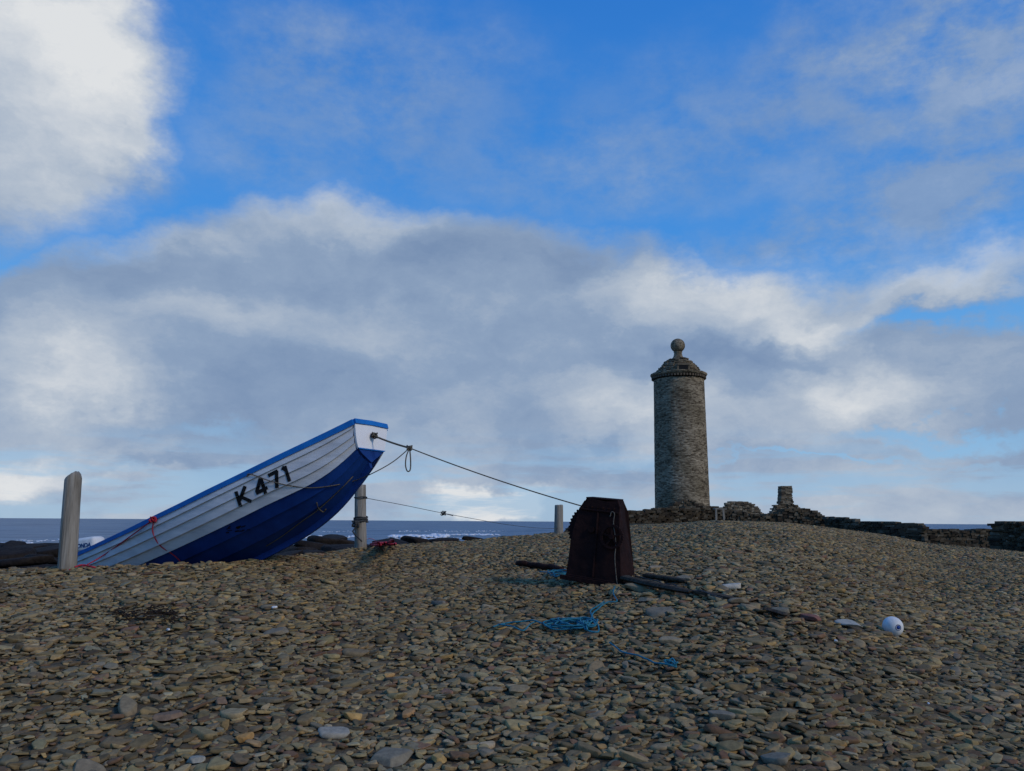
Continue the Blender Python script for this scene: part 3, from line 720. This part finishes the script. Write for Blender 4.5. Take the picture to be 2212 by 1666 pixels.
mb = MB(); mb.tube(coilpts(779, 1078, 17.6, .136, 2.1, .022) + [w0, at(870, 1091, 19.2), wm, at(1040, 1124, 23), at(1085, 1132, 24), at(1150, 1140, 25.2), w1], .007, 5, 4); mb.tube(knotpts(wm, .07, 22, 3), .010, 5, 2); mb.tube([wm, wm + Vector((.25, 0, -.06))], .010, 5, 0)
tag(mb.build('post_line', M['darkrope'], None, True), 'thin dark line strung from the middle post to the small far post', 'line')
def heap(mb, cx, cy, rx, ry, n, r, sd, up=.05):
    rg = random.Random(sd); pts = []; a = 0
    for i in range(n):
        a += rg.uniform(.5, 1.9); q = rg.uniform(.25, 1)
        x = cx + rx * q * math.cos(a); y = cy + ry * q * math.sin(a)
        p = hit(x, y, .05); pts.append(p + Vector((0, 0, rg.uniform(.0, up))))
    mb.tube(pts, r, 5, 5)
def trail(mb, pix, r, sd=1, up=.05, wig=3):
    rg = random.Random(sd); pts = []
    for (x, y), (x2, y2) in zip(pix[:-1], pix[1:]):
        n = max(1, int(math.hypot(x2 - x, y2 - y) / 14))
        for k in range(n):
            t = k / n; pts.append(hit(x + (x2 - x) * t + rg.uniform(-wig, wig), y + (y2 - y) * t + rg.uniform(-wig, wig) * .4, .06) + Vector((0, 0, rg.uniform(0, .02))))
    pts.append(hit(*pix[-1], .06)); mb.tube(pts, r, 5, 4)
mb = MB(); heap(mb, 1235, 1353, 62, 14, 40, .008, 3, .05); heap(mb, 1270, 1357, 32, 12, 18, .008, 6, .06)
trail(mb, [(1068,1357),(1100,1345),(1150,1345),(1190,1352)], .008, 1); trail(mb, [(1075,1352),(1130,1362),(1160,1342)], .007, 5)
trail(mb, [(1275,1352),(1282,1330),(1300,1308),(1330,1300),(1325,1282),(1328,1268)], .008, 2)
trail(mb, [(1285,1345),(1278,1322),(1305,1300)], .008, 7)
tag(mb.build('teal_rope_heap', M['cyanrope'], None, True), 'tangled teal blue rope heaped on the stones in front of the winch', 'rope')
mb = MB(); trail(mb, [(1318,1390),(1345,1408),(1390,1425),(1430,1440),(1462,1442)], .007, 3); heap(mb, 1450, 1441, 18, 7, 14, .007, 4)
tag(mb.build('teal_rope_end', M['cyanrope'], None, True), 'loose end of teal rope trailing over stones below the tangled heap', 'rope')
mb = MB(); heap(mb, 1205, 1242, 34, 8, 20, .008, 8, .05); trail(mb, [(1165,1236),(1200,1242),(1235,1252)], .008, 9)
tag(mb.build('teal_rope_scrap', M['cyanrope'], None, True), 'teal rope scrap lying at the left foot of the winch', 'rope')
mb = MB(); heap(mb, 822, 1177, 28, 6, 30, .022, 5, .10); trail(mb, [(778,1172),(800,1165),(820,1172)], .018, 6)
tag(mb.build('red_rope_coil', M['redrope'], None, True), 'bright red rope heaped at the base of the middle post', 'rope')
mb = MB(); trail(mb, [(160,1226),(180,1224),(205,1226)], .012, 6)
tag(mb.build('red_rope_scrap', M['redrope'], None, True), 'short red rope end on the ground beside the left post', 'rope')
mb = MB(); q = [FP(.80,.80,.04), FP(.84,.86,.04), FP(.92,.84,.04), FP(.90,.72,.05), FP(.95,.5,.05), FP(.93,.3,.06), FP(.98,.02,.09), hit(1338,1270,.06), hit(1330,1284,.06)]; mb.tube(q, .006, 6)
tag(mb.build('winch_rope', M['rope'], None, True), 'frayed tan rope hanging down the front of the rusty winch', 'rope')
mb = MB(); pts = [hit(1118 + i * 12, 1219 + i * 1.7 + random.uniform(-2, 2), .04) + Vector((0, 0, random.uniform(0, .03))) for i in range(9)]
mb.tube(pts, .045, 7, 3)
tag(mb.build('iron_scrap', M['rust2'], smooth=True), 'reddish rusty iron bar lying left of the winch', 'scrap')
def beam(name, label, a, b, w, h, mat='timber', bend=.03):
    p, q = hit(*a, .04), hit(*b, .04); mb = MB(); n = 14; d = (q - p)
    y = Vector((0, 0, 1)).cross(d.normalized()); v = []; m_ = 9; ph = random.uniform(0, 6)
    lob = [random.uniform(.8, 1.15) for _ in range(m_)]
    for i in range(n + 1):
        t = i / n; c = p.lerp(q, t) + y * bend * math.sin(3.5 * t + ph); e = (.55 if i in (0, n) else 1) * random.uniform(.88, 1.12) * (1.1 - .25 * t)
        for k in range(m_):
            an = 2 * math.pi * k / m_ + .39; v.append(c + y * math.cos(an) * w / 2 * e * lob[k] * random.uniform(.9, 1.1) + Vector((0, 0, math.sin(an) * h / 2 * e * lob[k] + h * .3)))
    mb.add(v, [(i*m_+k, i*m_+(k+1) % m_, (i+1)*m_+(k+1) % m_, (i+1)*m_+k) for i in range(n) for k in range(m_)] + [tuple(range(m_))[::-1], tuple(n*m_ + k for k in range(m_))])
    return tag(mb.build(name, M[mat]), label, 'timber')
beam('timber_sleeper', 'dark old timber sleeper running right from the foot of the winch', (1345,1252), (1492,1284), .13, .08)
beam('timber_sleeper', 'weathered brown timber lying behind the dark sleeper', (1395,1246), (1478,1259), .09, .06)
beam('driftwood_piece', 'short dark broken board just right of the timber sleeper', (1508,1280), (1578,1296), .11, .04)
beam('driftwood_piece', 'short half buried driftwood near the reddish stone', (1648,1318), (1704,1330), .10, .035)
one_stone('pale_board', 1835, 1355, 78, (.44,.40,.32), 'pale flat weathered board just left of the white float', 'board', flat=(.08,.1), seed=77, lift=.04, tilt=.03)
mb = MB(); trail(mb, [(1372,1246),(1420,1258),(1470,1272),(1520,1280),(1560,1292)], .007, 12)
tag(mb.build('ground_cable', M['darkrope'], None, True), 'dark cable snaking along the line of timbers', 'cable')

# ------------------------------------------------------------------ float
c = hit(1930, 1374, .0); r = 20.5 * c.y / F; cc = c + Vector((0, 0, r * .92))
fl = empty('fishing_float', c, 'white round fishing float lying on the shingle at the right', 'float')
mb = MB(); ax = Vector((.12, -1, .02)).normalized(); u = ax.orthogonal().normalized(); w = ax.cross(u)
prof = [(.16, .80), (.20, .97), (.30, .955)] + [(math.sin(a), math.cos(a)) for a in np.linspace(.42, 2.8, 20)] + [(.2, -.94), (.16, -.8)]
n = 32; v = []
for rr, h in prof:
    for k in range(n): an = 2*math.pi*k/n; v.append(cc + (u * math.cos(an) + w * math.sin(an)) * rr * r + ax * h * r)
mb.add(v, [(i*n+k, i*n+(k+1) % n, (i+1)*n+(k+1) % n, (i+1)*n+k) for i in range(len(prof)-1) for k in range(n)]); fs = mb.build('shell', M['plastic'], fl, True)
mb = MB(); mb.tube([cc - ax * r * .9, cc + ax * r * .985], r * .19, 16, 0); mb.build('eye_hole', M['blue'], fs, True)
mb = MB(); mb.tube([cc + ax * r * .96 + (u * math.cos(a) + w * math.sin(a)) * r * .27 for a in np.linspace(0, 6.283, 25)], r * .035, 6, 0, False); mb.build('eye_rim', M['logo'], fs, True)
for i, (x, y, s) in enumerate([(592, 1321, 12), (363, 1370, 10), (1806, 1394, 8), (2007, 1532, 8)]):
    one_stone('white_shell', x, y, s, (.75,.75,.72), ['white shell fragment on the stones below the boat','white shell fragment on the left side of the beach','white fleck of shell below and left of the float','tiny white shell at the lower right'][i], 'shell', seed=200 + i, lift=.04, sub=3, flat=(.4,.6))
mb = MB(); rg = random.Random(2)
for i in range(150):
    x = rg.gauss(330, 55); y = rg.gauss(1325, 9); p = hit(x, y, .045); a = rg.uniform(0, 6.28); L = rg.uniform(.03, .09)
    mb.tube([p, p + Vector((math.cos(a) * L / 2, math.sin(a) * L / 2, rg.uniform(.0, .015))), p + Vector((math.cos(a + .5) * L, math.sin(a + .5) * L, 0))], rg.uniform(.003, .007), 4, 2)
tag(mb.build('seaweed', M['kelp']), 'dried dark seaweed scattered on the stones below the boat', 'seaweed', kind='stuff')

# ------------------------------------------------------------------ shore rocks & surf
rg = random.Random(9)
RK = [(40,1212,32,2.6),(95,1205,36,3.0),(10,1196,50,4),(110,1190,55,4),(205,1212,34,2.2),(640,1190,34,2.6),(690,1178,40,3.4),(725,1172,46,3.6),(750,1185,34,2.2),(665,1196,28,1.6),
      (840,1172,50,3),(900,1168,60,3.6),(960,1166,68,3.4),(1020,1163,74,3.0),(720,1165,62,3.4),(610,1200,26,1.6),(60,1183,70,4),(20,1180,74,4)]
for i, (x, y, Yd, s) in enumerate(RK):
    p = at(x, y, Yd); one_stone('shore_rock', 0, 0, 0, (1, 1, 1), 'dark low rock ledge on the foreshore beyond the crest of the beach', 'rock', 'dark rock ledges along the foreshore', P=p, size=s, flat=(.12, .2), sub=3, seed=300 + i, lift=-.06, mat='rock', tilt=.1)
def seaY(px, py): d = ray(px, py); return (-1.5 - 1.6) / d.z * d.y
P = []; S = []
for x0, x1, y, n, k in [(0,70,1177,60,.5),(30,135,1171,50,.5),(640,770,1162,140,.7),(845,965,1161,420,1.1),(930,1080,1157,200,.7),(840,1000,1166,160,.6),(600,760,1150,60,.4),(860,1100,1149,120,.5)]:
    for i in range(n):
        x = rg.uniform(x0, x1); yy = y + rg.gauss(0, .8); Yd = seaY(x, yy); p = at(x, yy, Yd); P.append((p.x, p.y, -1.38 + rg.uniform(0, .20) * k)); S.append(rg.uniform(.5, 1.9) * k)
v, f, c = stones(np.array(P), np.array(S), 1, RNG, (.10, .20), .06); tag(np_mesh('surf', v, f, None, M['foam']), 'white surf breaking along the rocky shore', 'surf', kind='stuff')

# ------------------------------------------------------------------ light
SUN_AZ, SUN_EL = math.radians(125), math.radians(34)
sd = Vector((math.sin(SUN_AZ) * math.cos(SUN_EL), math.cos(SUN_AZ) * math.cos(SUN_EL), math.sin(SUN_EL)))
ld = bpy.data.lights.new('sun', 'SUN'); ld.energy = 1.35; ld.angle = math.radians(12); ld.color = (1, .87, .70)
lo = bpy.data.objects.new('sun', ld); COL.objects.link(lo); lo.rotation_euler = (-sd).to_track_quat('-Z', 'Y').to_euler()

# ------------------------------------------------------------------ sky
w = bpy.data.worlds.new('World'); sc.world = w; w.use_nodes = True; nt = w.node_tree; nt.nodes.clear(); N = nt.nodes.new; L = nt.links.new
def val(x, sock):
    if isinstance(x, (int, float)): sock.default_value = x
    else: L(x, sock)
def math_(op, a, b=None, c=None, clamp=False):
    n = N('ShaderNodeMath'); n.operation = op; n.use_clamp = clamp; val(a, n.inputs[0])
    if b is not None: val(b, n.inputs[1])
    if c is not None: val(c, n.inputs[2])
    return n.outputs[0]
def vm(op, a, b=None):
    n = N('ShaderNodeVectorMath'); n.operation = op; L(a, n.inputs[0])
    if b is not None:
        if isinstance(b, tuple): n.inputs[1].default_value = b
        else: L(b, n.inputs[1])
    return n
def mr(x, a, b, c=0., d=1., smooth=True):
    n = N('ShaderNodeMapRange'); n.interpolation_type = 'SMOOTHSTEP' if smooth else 'LINEAR'; L(x, n.inputs[0])
    for i, q in enumerate((a, b, c, d)): n.inputs[i + 1].default_value = q
    return n.outputs[0]
def noise(v, sc_, det=6, rough=.55, stretch=(1, 1, 1), off=(0, 0, 0)):
    m = N('ShaderNodeMapping'); m.inputs['Scale'].default_value = stretch; m.inputs['Location'].default_value = off; L(v, m.inputs[0])
    n = N('ShaderNodeTexNoise'); n.inputs['Scale'].default_value = sc_; n.inputs['Detail'].default_value = det; n.inputs['Roughness'].default_value = rough; L(m.outputs[0], n.inputs['Vector']); return n
tc = N('ShaderNodeTexCoord'); sp = N('ShaderNodeSeparateXYZ'); L(tc.outputs['Generated'], sp.inputs[0])
az = math_('ARCTAN2', sp.outputs[0], sp.outputs[1]); el = math_('ARCSINE', sp.outputs[2])
cb = N('ShaderNodeCombineXYZ'); L(az, cb.inputs[0]); L(el, cb.inputs[1]); C0 = cb.outputs[0]
n1 = noise(C0, 5, 6, .62, (1, 1.5, 1)); d1 = vm('SUBTRACT', n1.outputs['Color'], (.5, .5, .5)); d1 = vm('MULTIPLY', d1.outputs[0], (.24, .18, 0))
C = vm('ADD', C0, d1.outputs[0]).outputs[0]
sp2 = N('ShaderNodeSeparateXYZ'); L(C, sp2.inputs[0])
KK = 1 / 1760
def blob(cx, cy, rx, ry, amp=1., src=None, inner=.05):
    a, e = azel(cx, cy); s = vm('SUBTRACT', src or C, (a, e, 0)); s = vm('MULTIPLY', s.outputs[0], (1 / (rx * KK), 1 / (ry * KK), 0)); l = vm('LENGTH', s.outputs[0]).outputs['Value']
    return mr(l, 1.0, inner, 0., amp)
def total(lst):
    t = None
    for b in lst:
        o = blob(*b); t = o if t is None else math_('ADD', t, o)
    return t
fc = N('ShaderNodeFloatCurve'); cvp = fc.mapping.curves[0]
edge = [(-900,620),(-300,640),(0,600),(120,520),(300,478),(500,430),(650,405),(850,415),(1050,440),(1300,492),(1500,532),(1700,560),(1900,575),(2050,565),(2212,565),(2800,600)]
pts = []
for x, y in edge:
    a, e = azel(x, y); pts.append(((a + 1.2) / 2.4, e / .6))
cvp.points[0].location = pts[0]; cvp.points[1].location = pts[-1]
for p in pts[1:-1]: cvp.points.new(*p)
fc.mapping.update()
azn = mr(sp2.outputs[0], -1.2, 1.2, 0, 1, False); L(azn, fc.inputs['Value'])
edge_el = math_('MULTIPLY', fc.outputs[0], .6)
bank = mr(math_('SUBTRACT', edge_el, sp2.outputs[1]), -.025, .04)
holes = total([(2080,690,210,42,.8),(1990,700,110,25,.4),(2180,660,90,60,.4)])
bank = math_('SUBTRACT', bank, holes, clamp=True)
cl = total([(-40,100,490,430,1.5)]); cl = mr(cl, .06, .72)
fine = noise(C0, 9, 7, .64, (1, 1.6, 1), (3, 1, 0)).outputs['Fac']
veil = total([(820,210,620,260,.75),(560,330,260,120,.35),(2080,200,520,380,1.1),(1550,250,440,230,.68),(2000,470,440,160,.8),(1650,505,240,70,.65),(1250,380,380,140,.55),(2000,20,420,140,.6),(650,60,300,120,.35)])
veil = math_('MULTIPLY', veil, mr(fine, .24, .66), clamp=True)
dens = math_('MAXIMUM', math_('MAXIMUM', bank, cl), math_('MULTIPLY', veil, .75))
stk = noise(C0, 1, 6, .6, (5, 34, 1), (1.3, 7, 0)).outputs['Fac']
low = mr(el, .12, .035)
gap = math_('MULTIPLY', low, mr(stk, .56, .40)); gap = math_('MULTIPLY', gap, .8)
gap2 = math_('MULTIPLY', total([(2050,930,340,26,1.1),(1750,995,330,12,1.0),(2150,975,200,14,.6),(480,925,180,32,.5),(600,1065,280,28,.9),(1300,1080,220,22,.7),(60,1070,220,30,.6)]), .9)
dens = math_('SUBTRACT', dens, math_('MAXIMUM', gap, gap2), clamp=True)
big = noise(C, 3.6, 7, .62, (1, 1.9, 1), (5, 2, 0)).outputs['Fac']
br = total([(100,60,460,370,.50),(230,120,230,220,.22),(120,380,280,170,.22),(700,450,380,100,.34),(1640,620,520,130,.50),(1800,705,200,70,.50),(190,790,290,130,.42),(60,860,240,130,.25),(2100,600,240,90,.42),(1330,870,260,120,.36),(1850,830,220,110,.36),
            (600,700,460,100,.22),(1060,1075,150,52,.85),(60,1000,360,75,.48),(1400,930,360,90,.25),(1150,620,380,100,.12),(330,505,260,55,.2),(1700,900,360,110,.2)])
drk = total([(1000,560,480,120,.14),(1540,770,330,60,.20),(620,830,520,100,.10),(450,590,440,80,.12),(350,1000,200,24,.2)])
br = math_('SUBTRACT', br, drk)
br = math_('ADD', br, math_('MULTIPLY', math_('SUBTRACT', big, .5), .95)); br = math_('ADD', br, math_('MULTIPLY', math_('SUBTRACT', fine, .5), .50))
br = math_('ADD', br, .31); br = math_('ADD', br, mr(el, .12, 0.0, 0, .24), clamp=True)
rp = N('ShaderNodeValToRGB'); cr_ = rp.color_ramp; cr_.elements[0].position = 0; cr_.elements[0].color = (.17, .26, .43, 1); cr_.elements[1].position = 1; cr_.elements[1].color = (.73, .75, .77, 1)
e = cr_.elements.new(.35); e.color = (.265, .36, .515, 1); e = cr_.elements.new(.65); e.color = (.44, .51, .61, 1)
L(br, rp.inputs[0])
sk = N('ShaderNodeTexSky'); sk.sky_type = 'NISHITA'; sk.sun_disc = False; sk.sun_elevation = SUN_EL; sk.sun_rotation = SUN_AZ
bl = N('ShaderNodeValToRGB'); c_ = bl.color_ramp; c_.elements[0].position = 0; c_.elements[0].color = (.36, .54, .74, 1); c_.elements[1].position = 1; c_.elements[1].color = (.018, .19, .66, 1)
e = c_.elements.new(.22); e.color = (.16, .44, .80, 1); e = c_.elements.new(.5); e.color = (.045, .29, .79, 1)
L(mr(el, 0, .62, 0, 1, False), bl.inputs[0])
def scale(c, k):
    v = vm('SCALE', c); v.inputs['Scale'].default_value = k; return v.outputs[0]
mx = mixn(nt); mx.inputs[0].default_value = .85; L(sk.outputs[0], mx.inputs[6]); L(scale(bl.outputs[0], 10), mx.inputs[7])
mx2 = mixn(nt); L(dens, mx2.inputs[0]); L(mx.outputs[2], mx2.inputs[6]); L(scale(rp.outputs[0], 10), mx2.inputs[7])
bg = N('ShaderNodeBackground'); bg.inputs['Strength'].default_value = .1; L(mx2.outputs[2], bg.inputs[0])
ou = N('ShaderNodeOutputWorld'); L(bg.outputs[0], ou.inputs[0])
sc.view_settings.view_transform = 'Standard'; sc.view_settings.look = 'None'; sc.view_settings.exposure = 0
